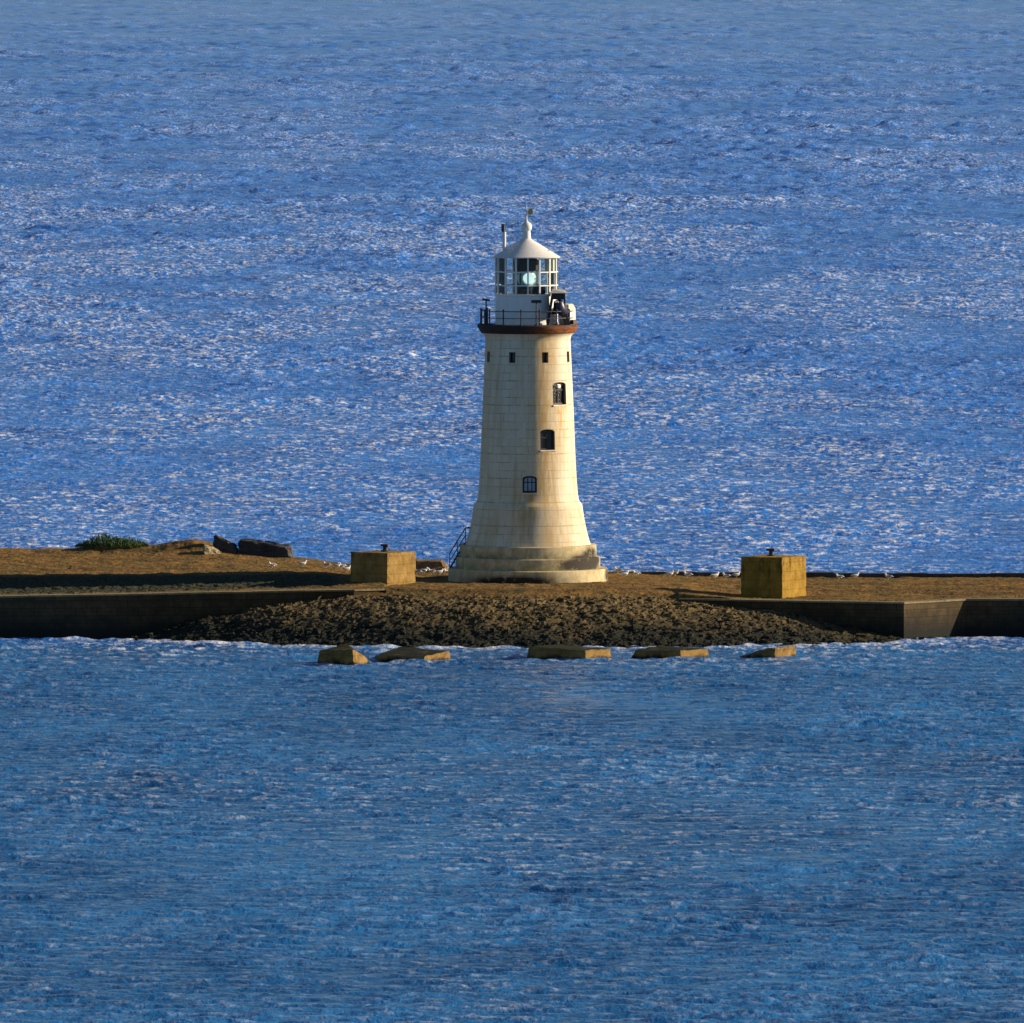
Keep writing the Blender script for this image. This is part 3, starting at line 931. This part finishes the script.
# ------------------------------------------------------------------ things on the gallery
DZ = GZ + 16.336
def lamp_stand(label, x, y, panel, yaw, tilt, h, box):
    t = thing('signal_lamp', label, 'lamp stand', (x, y, DZ), yaw, None)
    bm = bmesh.new(); add_tube(bm, (0, 0, 0), (0, 0, h), .045, 10); add_tube(bm, (0, 0, 0), (0, 0, .06), .13, 12)
    if box: add_box(bm, (0, 0, .5), (.26, .22, .95))
    obj('post', bm, M['iron'], t)
    bm = bmesh.new(); add_box(bm, (0, 0, h + panel[2] / 2 - .02), panel, Matrix.Rotation(tilt, 3, 'Y'))
    bmesh.ops.bevel(bm, geom=bm.edges[:], offset=.02, segments=2, affect='EDGES')
    obj('lamp_head', bm, M['iron'], t)
lamp_stand('black flat-headed lamp on a thick post at the left end of the gallery', -2.68, -.9, (.52, .4, .12), 0, R(8), 1.55, True)
lamp_stand('black flat-headed lamp on a slim post on the gallery, left of the fog bell', .53, -2.72, (.66, .4, .19), 0, 0, 1.46, False)

fb = thing('bell_frame', 'black gallows frame with a cream hood on the right of the gallery', 'bell frame', (1.75, -1.75, DZ))
bm = bmesh.new()
def beam(bm, a_, b_, w, d):
    a_ = Vector(a_); b_ = Vector(b_); v = b_ - a_
    q = v.to_track_quat('Z', 'Y').to_matrix()
    add_box(bm, (a_ + b_) / 2, (w, d, v.length), q)
for y in (-.28, .30):
    bm = bmesh.new(); beam(bm, (-.50, y, .0), (-.16, y, 2.06), .30 if y < 0 else .17, .17); obj('leg', bm, M['iron'], fb)
bm = bmesh.new(); beam(bm, (.78, .05, 0), (.55, .0, .66), .30, .30); beam(bm, (.55, .0, .60), (.62, .3, 1.85), .10, .10); obj('leg', bm, M['iron'], fb)
bm = bmesh.new(); add_box(bm, (.22, .0, 1.84), (.86, .66, .40)); bmesh.ops.bevel(bm, geom=bm.edges[:], offset=.03, segments=1, affect='EDGES')
obj('crossbeam', bm, M['iron'], fb)
bm = bmesh.new()
add_hull(bm, [(-.30, -.46, 2.05), (.72, -.46, 2.05), (.72, .46, 2.05), (-.30, .46, 2.05), (-.2, -.2, 2.30), (.62, -.2, 2.24), (.62, .2, 2.24), (-.2, .2, 2.30)])
obj('hood', bm, M['cream'], fb)

bell = thing('fog_bell', 'large dark bronze fog bell hanging under the hooded frame on the gallery', 'bell', (1.75 + .30, -1.75, DZ + .74), 0)
bell.scale = (1.1, 1.1, 1.0)
bm = bmesh.new()
add_lathe(bm, [(.40, .02), (.50, 0), (.515, .05), (.44, .16), (.37, .32), (.325, .52), (.30, .70), (.25, .82), (.12, .89), (.07, .90), (.07, .95)], 40)
b_ = obj('bell_body', bm, M['bronze'], bell, 40); b_.rotation_euler = (0, R(-7), 0)
bm = bmesh.new(); add_tube(bm, (.0, 0, .5), (.02, 0, .02), .03, 8); bmesh.ops.create_uvsphere(bm, u_segments=12, v_segments=8, radius=.11, matrix=Matrix.Translation((.02, 0, -.04)))
obj('clapper', bm, M['iron'], bell)
bm = bmesh.new(); add_tube(bm, (-.30, -.35, .74), (-.12, -.30, .80), .07, 10); add_tube(bm, (-.12, -.3, .8), (-.08, -.25, .55), .03, 8)
obj('striker', bm, M['cream'], bell)

lk = thing('storage_locker', 'cream weathered locker with a sloping top at the right end of the gallery', 'locker', (2.52, -.75, DZ), R(48))
bm = bmesh.new()
add_hull(bm, [(-.38, -.42, 0), (.40, -.42, 0), (.40, .42, 0), (-.38, .42, 0), (-.38, -.40, 1.30), (.12, -.40, 1.34), (.38, -.40, 1.06), (.38, .40, 1.06), (.12, .40, 1.34), (-.38, .40, 1.30)])
bmesh.ops.bevel(bm, geom=bm.edges[:], offset=.05, segments=2, affect='EDGES')
obj('body', bm, M['cream'], lk)
bm = bmesh.new(); add_box(bm, (.0, -.43, .62), (.46, .03, .70)); obj('door', bm, M['white'], lk)
bm = bmesh.new(); add_box(bm, (-.1, -.62, .17), (.42, .28, .30)); bmesh.ops.bevel(bm, geom=bm.edges[:], offset=.04, segments=2, affect='EDGES')
obj('step_box', bm, M['iron'], lk)

# ------------------------------------------------------------------ concrete blocks with bollards
def bollard(parent, z, s=1., dx=0, dy=0):
    bm = bmesh.new()
    add_lathe(bm, [(.30, z - .02), (.30, z + .05), (.17, z + .09), (.145, z + .26), (.17, z + .33), (.20, z + .36), (.20, z + .44), (.12, z + .48)], 20, (dx, dy))
    add_box(bm, (dx, dy, z + .40), (.58 * s, .24, .13)); add_box(bm, (dx - .24, dy, z + .455), (.10, .22, .05))
    return obj('bollard', bm, M['iron'], parent, 40)

def big_block(label, x, y, s1, s2, h, rz, mat, gz, bx):
    t = thing('concrete_block', label, 'concrete block', (x, y, gz), rz)
    bm = bmesh.new()
    NX, NZ = 14, 10
    bmesh.ops.create_cube(bm, size=1, matrix=Matrix.Translation((0, 0, h / 2 - .2)) @ Matrix.Diagonal((s1, s2, h + .4, 1)))
    bmesh.ops.subdivide_edges(bm, edges=bm.edges[:], cuts=9, use_grid_fill=True)
    for v in bm.verts:
        e = sum(1 for c, m in ((v.co.x, s1 / 2), (v.co.y, s2 / 2), (v.co.z - h / 2 + .2, (h + .4) / 2)) if abs(abs(c) - m) < 1e-4)
        k = .016 if e >= 2 else .010
        v.co += Vector((random.uniform(-k, k), random.uniform(-k, k), random.uniform(-k, k)))
        if e >= 2:
            c = Vector((0, 0, h / 2)); v.co += (c - v.co).normalized() * random.uniform(.0, .045) ** 1.0 * (2.6 if random.random() < .08 else 1)
    o = obj('body', bm, mat, t)
    bollard(t, h, 1, *bx)
    return t

# local x axis runs along the darker, wider face
big_block('square brown concrete block with an iron bollard, left of the tower', -9.23, -5.92, 2.97, 2.97, 1.93, R(-37), M['block'], 3.12, (.25, -.1))
big_block('taller ochre concrete block with an iron bollard, right of the tower above the sea wall', 15.55, -9.55, 3.05, 3.05, 2.62, R(-31), M['block2'], 2.32, (-.1, -.1))

# ------------------------------------------------------------------ toppled blocks at the water's edge
def hexa(name, label, cat, origin, bottom, top, mats, group=None, rough=.05, cuts=7):
    bm = bmesh.new()
    b = [bm.verts.new(p) for p in bottom]; t_ = [bm.verts.new(p) for p in top]
    bm.faces.new(b[::-1]); bm.faces.new(t_)
    for i in range(4): bm.faces.new((b[i], b[(i + 1) % 4], t_[(i + 1) % 4], t_[i]))
    bmesh.ops.subdivide_edges(bm, edges=bm.edges[:], cuts=cuts, use_grid_fill=True)
    bmesh.ops.recalc_face_normals(bm, faces=bm.faces[:])
    c0 = Vector((0, 0, .2))
    for v in bm.verts:
        sharp = any(len(e.link_faces) == 2 and e.calc_face_angle(0) > .5 for e in v.link_edges)
        v.co += Vector([random.uniform(-rough, rough) for _ in range(3)])
        if sharp: v.co += (c0 - v.co).normalized() * random.uniform(.0, rough * 1.6)
    o = obj(name, bm, mats); o.location = origin
    return tag(o, label, cat, group)

G5 = 'toppled blocks along the waterline'
def wblock(label, px0, y, pts_low, pts_top):
    hexa('toppled_block', label, 'concrete block', ((px0 - 528) * .0609, y, 0), pts_low, pts_top, M['wet'], G5, rough=.028)
wblock('peaked wedge block in the shallows with a triangular sunlit face, leftmost of the row', 344, -44.3,
       [(-1.85, .7, -.8), (.62, -.9, -.8), (2.1, .6, -.8), (.1, 1.9, -.8)],
       [(-1.60, .7, .80), (.50, -.75, .98), (1.30, .5, .42), (.05, 1.3, 1.22)])
wblock('low flat slab awash beside the peaked wedge block, its top tilted to the viewer', 408, -41.0,
       [(-2.5, .3, -.8), (1.0, -1.1, -.8), (2.7, .6, -.8), (-.8, 2.0, -.8)],
       [(-2.1, .3, .34), (.95, -1.0, .36), (2.45, .6, .62), (-.6, 2.0, .80)])
wblock('long flat-topped dark block in the water below the lighthouse, with a dull brown end', 568, -39.0,
       [(-2.8, .4, -.8), (1.05, -1.0, -.8), (2.85, .8, -.8), (-.6, 2.0, -.8)],
       [(-2.4, .4, .82), (1.05, -.9, .62), (2.6, .8, .62), (-.5, 2.0, .84)])
wblock('sloping dark block right of the long flat one, with a bright ochre end', 668, -38.3,
       [(-2.7, .5, -.8), (.85, -.9, -.8), (2.6, .9, -.8), (-.4, 2.1, -.8)],
       [(-2.0, .5, .52), (.8, -.8, .56), (2.5, .9, .58), (-.4, 2.0, .74)])
wblock('wedge block rising from the water to a square sunlit end, rightmost of the row', 770, -38.3,
       [(-2.3, .4, -.8), (.4, -.8, -.8), (1.85, .8, -.8), (-.2, 2.0, -.8)],
       [(-2.0, .5, .05), (.38, -.7, .72), (1.65, .8, .78), (-.1, 1.9, .55)])

# ------------------------------------------------------------------ rocks at the far left edge and behind the block
def lx(px, d): return (px - 528) * (900 + d) / 14062.
zb = lambda x, y: ground_z(x, y) - .15
x, y = lx(266, 16), 15.5
hexa('dark_boulder', 'long dark rectangular boulder lying at the far left edge of the breakwater', 'boulder', (x, y, zb(x, y)),
     [(-1.95, .2, -.2), (1.7, -.6, -.2), (2.0, .6, -.2), (-1.6, 1.4, -.2)], [(-1.75, .25, 1.22), (1.35, -.5, .72), (1.6, .5, .86), (-1.3, 1.3, 1.22)], M['darkrock'], None, .07)
x, y = lx(225, 16), 15.8
hexa('dark_boulder', 'small dark boulder with a sharp raised peak, beside the long dark boulder', 'boulder', (x, y, zb(x, y)),
     [(-.9, .2, -.2), (.8, -.5, -.2), (1.0, .6, -.2), (-.6, 1.0, -.2)], [(-.72, .2, 1.30), (.55, -.3, .55), (.7, .5, .62), (-.35, .8, 1.10)], M['darkrock'], None, .06)
x, y = lx(210, 15), 14.6
hexa('pale_rock', 'small pale sunlit wedge of rock left of the dark boulders', 'rock', (x, y, zb(x, y)),
     [(-.55, .3, -.2), (-.35, -.6, -.2), (.95, -.1, -.2), (.3, .8, -.2)], [(-.45, .3, .70), (-.30, -.4, .66), (.75, -.05, .22), (.2, .6, .55)], M['paleboulder'], None, .04)
x, y = lx(424, 10), 9.6
hexa('stone_slab', 'low brown stone slab behind the square brown block, gulls in front of it', 'stone slab', (x, y, zb(x, y)),
     [(-2.3, -.7, -.2), (1.9, -.8, -.2), (2.0, .9, -.2), (-2.2, .9, -.2)], [(-2.2, -.45, .78), (1.15, -.45, .84), (1.25, .8, .92), (-2.1, .8, .90)], M['brownslab'], None, .06)

# grass clump at the far left
gc = bmesh.new()
cx, cy = lx(113, 18), 17.6
for i in range(2600):
    a_ = random.uniform(0, 6.28); q = math.sqrt(random.random())
    dx_, dy_ = 2.45 * q * math.cos(a_), 1.2 * q * math.sin(a_)
    if random.random() < .3 * fbm(np.array([dx_ * 2.]), np.array([dy_ * 2.]), 5, 2)[0]: continue
    dome = .74 * (1 - q ** 2.4) * (.75 + .5 * float(vnoise(np.array([dx_ * 1.7 + 9]), np.array([dy_ * 1.7]), 8)[0]))
    z0 = dome * random.uniform(.1, .95)
    hh = random.uniform(.10, .26)
    w = random.uniform(.02, .05); an = random.uniform(0, 3.14)
    lean = Vector((random.gauss(0, .08), random.gauss(0, .08), hh))
    p = Vector((dx_, dy_, z0)); s_ = Vector((math.cos(an) * w, math.sin(an) * w, 0))
    gc.faces.new([gc.verts.new(p - s_), gc.verts.new(p + s_), gc.verts.new(p + lean)])
gr_me = bpy.data.meshes.new('grass_clump'); gc.to_mesh(gr_me); gc.free()
gr = link('grass_clump', gr_me, M['grass']); gr.location = (cx, cy, ground_z(cx, cy) - .02)
tag(gr, 'rounded clump of rough green grass at the far left edge of the breakwater', 'grass clump')

# ------------------------------------------------------------------ gulls
def gull_mesh():
    bm = bmesh.new()
    def ell(c, s, rot=None, mat=0, u=12, v=8):
        m = Matrix.Translation(c) @ (rot.to_4x4() if rot is not None else Matrix.Identity(4)) @ Matrix.Diagonal((*s, 1))
        r = bmesh.ops.create_uvsphere(bm, u_segments=u, v_segments=v, radius=1, matrix=m)
        for f in {f for q in r['verts'] for f in q.link_faces}: f.material_index = mat; f.smooth = True
    ry = Matrix.Rotation(R(-10), 3, 'Y')
    ell((0, 0, .24), (.23, .105, .115), ry)                              # body
    ell((.17, 0, .33), (.075, .065, .12), Matrix.Rotation(R(25), 3, 'Y'))  # neck
    ell((.225, 0, .42), (.068, .056, .058))                             # head
    for sy in (-1, 1): ell((-.06, sy * .085, .27), (.235, .030, .078), Matrix.Rotation(R(8), 3, 'Y'), 1)   # folded wings
    def cone(a_, b_, r, mat, r2=.004):
        n0 = len(bm.faces); add_tube(bm, a_, b_, r, 6, r2); bm.faces.ensure_lookup_table()
        for f in bm.faces[n0:]: f.material_index = mat
    cone((.28, 0, .415), (.36, 0, .40), .018, 2)
    add_hull(bm, [(-.2, -.05, .23), (-.2, .05, .23), (-.38, -.045, .22), (-.38, .045, .22), (-.2, 0, .28), (-.38, 0, .24)])
    for sy in (-1, 1):
        cone((.0, sy * .05, .16), (.01, sy * .05, 0), .010, 2, .009)
        add_hull(bm, [(-.01, sy * .05, .012), (.07, sy * .05 - .03, .0), (.07, sy * .05 + .03, .0), (.03, sy * .05, .0), (0, sy * .05, 0)])
    me = bpy.data.meshes.new('gull'); bm.to_mesh(me); bm.free()
    for m in (M['gullwhite'], M['gullgrey'], M['gullbeak']): me.materials.append(m)
    return me
GME = gull_mesh()
GULLS = [  # px, distance, heading, label, group
    (272, 4.5, 200, 'white gull alone on the left turf, farthest left of all the gulls', None),
    (302.5, 5.5, 20, 'white gull on the left turf, second from the left, clear of the flock', None),
    (326.5, 7.5, 160, 'white gull a little apart, left of the tight group beside the square brown block', None),
    (337, 7.0, 10, 'white gull at the left of the tight group beside the square brown block', None),
    (341.5, 8.2, 200, 'white gull in the middle of the tight group beside the square brown block', None),
    (347, 4.5, 30, 'white gull nearest the left face of the square brown block', None),
    (417, 4.8, 170, 'white gull just right of the square brown block, leftmost before the slab', None),
    (424, 6.8, 10, 'white gull close against the brown slab, second from the square block', None),
    (431.5, 5.6, 190, 'white gull in the middle of the row before the brown slab', None),
    (440, 4.8, 30, 'white gull before the right half of the brown slab', None),
    (447.5, 5.2, 200, 'white gull before the right tip of the brown slab, near the stair', None),
    (451.5, 5.8, 15, 'white gull beside the foot of the black stair on the tower', None),
    (618.5, 7.2, 160, 'white gull nearest the tower on its right, close to the parapet', None),
    (625, 2.5, 20, 'white gull standing out in front of the others, just right of the tower', None),
    (636.5, 5.2, 200, 'white gull right of the tower, third from it along the turf', None),
    (670, 6.8, 10, 'white gull of a close pair midway along the parapet, the left one', None),
    (675.5, 7.6, 340, 'white gull of a close pair midway along the parapet, the right one', None),
    (688, 5.2, 180, 'white gull just right of the close pair midway along the parapet', None),
    (715.5, 5.3, 30, 'white gull on the turf left of the tall ochre block, farther from it', None),
    (726.5, 6.4, 170, 'white gull on the turf left of the tall ochre block, next to it but one', None),
    (737, 8.0, 20, 'white gull partly hidden by the left edge of the tall ochre block', None),
    (840, 6.6, 190, 'white gull by the parapet right of the tall ochre block, nearest to it', None),
    (856, 7.4, 20, 'white gull by the parapet right of the tall ochre block, second from it', None),
    (889, 6.6, 170, 'white gull by the parapet at the far right, last of all the gulls', None),
]
for i, (px, d, hd, lab, g) in enumerate(GULLS):
    o = bpy.data.objects.new('gull', GME); COL.objects.link(o)
    x = lx(px, d); z = ground_z(x, d)
    o.location = (x, d, z - .01); o.rotation_euler = (0, 0, R(hd))
    s = random.uniform(.85, 1.05); o.scale = (s, s, s)
    tag(o, lab, 'gull', 'white gulls resting on the breakwater')

# ------------------------------------------------------------------ light, sky, camera
SUN_EL, SUN_AZ = R(18), R(99)          # azimuth from the viewer's side, positive to the right
sd = Vector((math.sin(SUN_AZ) * math.cos(SUN_EL), -math.cos(SUN_AZ) * math.cos(SUN_EL), math.sin(SUN_EL)))
ld = bpy.data.lights.new('sun', 'SUN'); ld.energy = 5.0; ld.angle = R(.5); ld.color = (1.0, .82, .58)
lo = bpy.data.objects.new('sun', ld); COL.objects.link(lo)
lo.rotation_euler = (-sd).to_track_quat('-Z', 'Y').to_euler(); lo.location = sd * 300

w = bpy.data.worlds.new('World'); scene.world = w; w.use_nodes = True
nt = w.node_tree; bg = nt.nodes['Background']
sky = nt.nodes.new('ShaderNodeTexSky'); sky.sky_type = 'NISHITA'; sky.sun_disc = False
sky.sun_elevation = SUN_EL
sky.sun_rotation = math.atan2(sd.x, sd.y)
sky.air_density = 1.0; sky.dust_density = .3; sky.ozone_density = 4.0
nt.links.new(sky.outputs[0], bg.inputs[0]); bg.inputs[1].default_value = .052

cd = bpy.data.cameras.new('camera'); cd.sensor_width = 36; cd.lens = 14062 * 36 / 1024
cd.clip_start = 5; cd.clip_end = 80000
co = bpy.data.objects.new('camera', cd); COL.objects.link(co)
co.location = CAM; co.rotation_euler = (R(90) - math.atan(635.5 / 14062), 0, 0)
scene.camera = co

vs = scene.view_settings
vs.view_transform = 'Standard'; vs.look = 'None'; vs.exposure = .63; vs.gamma = 1
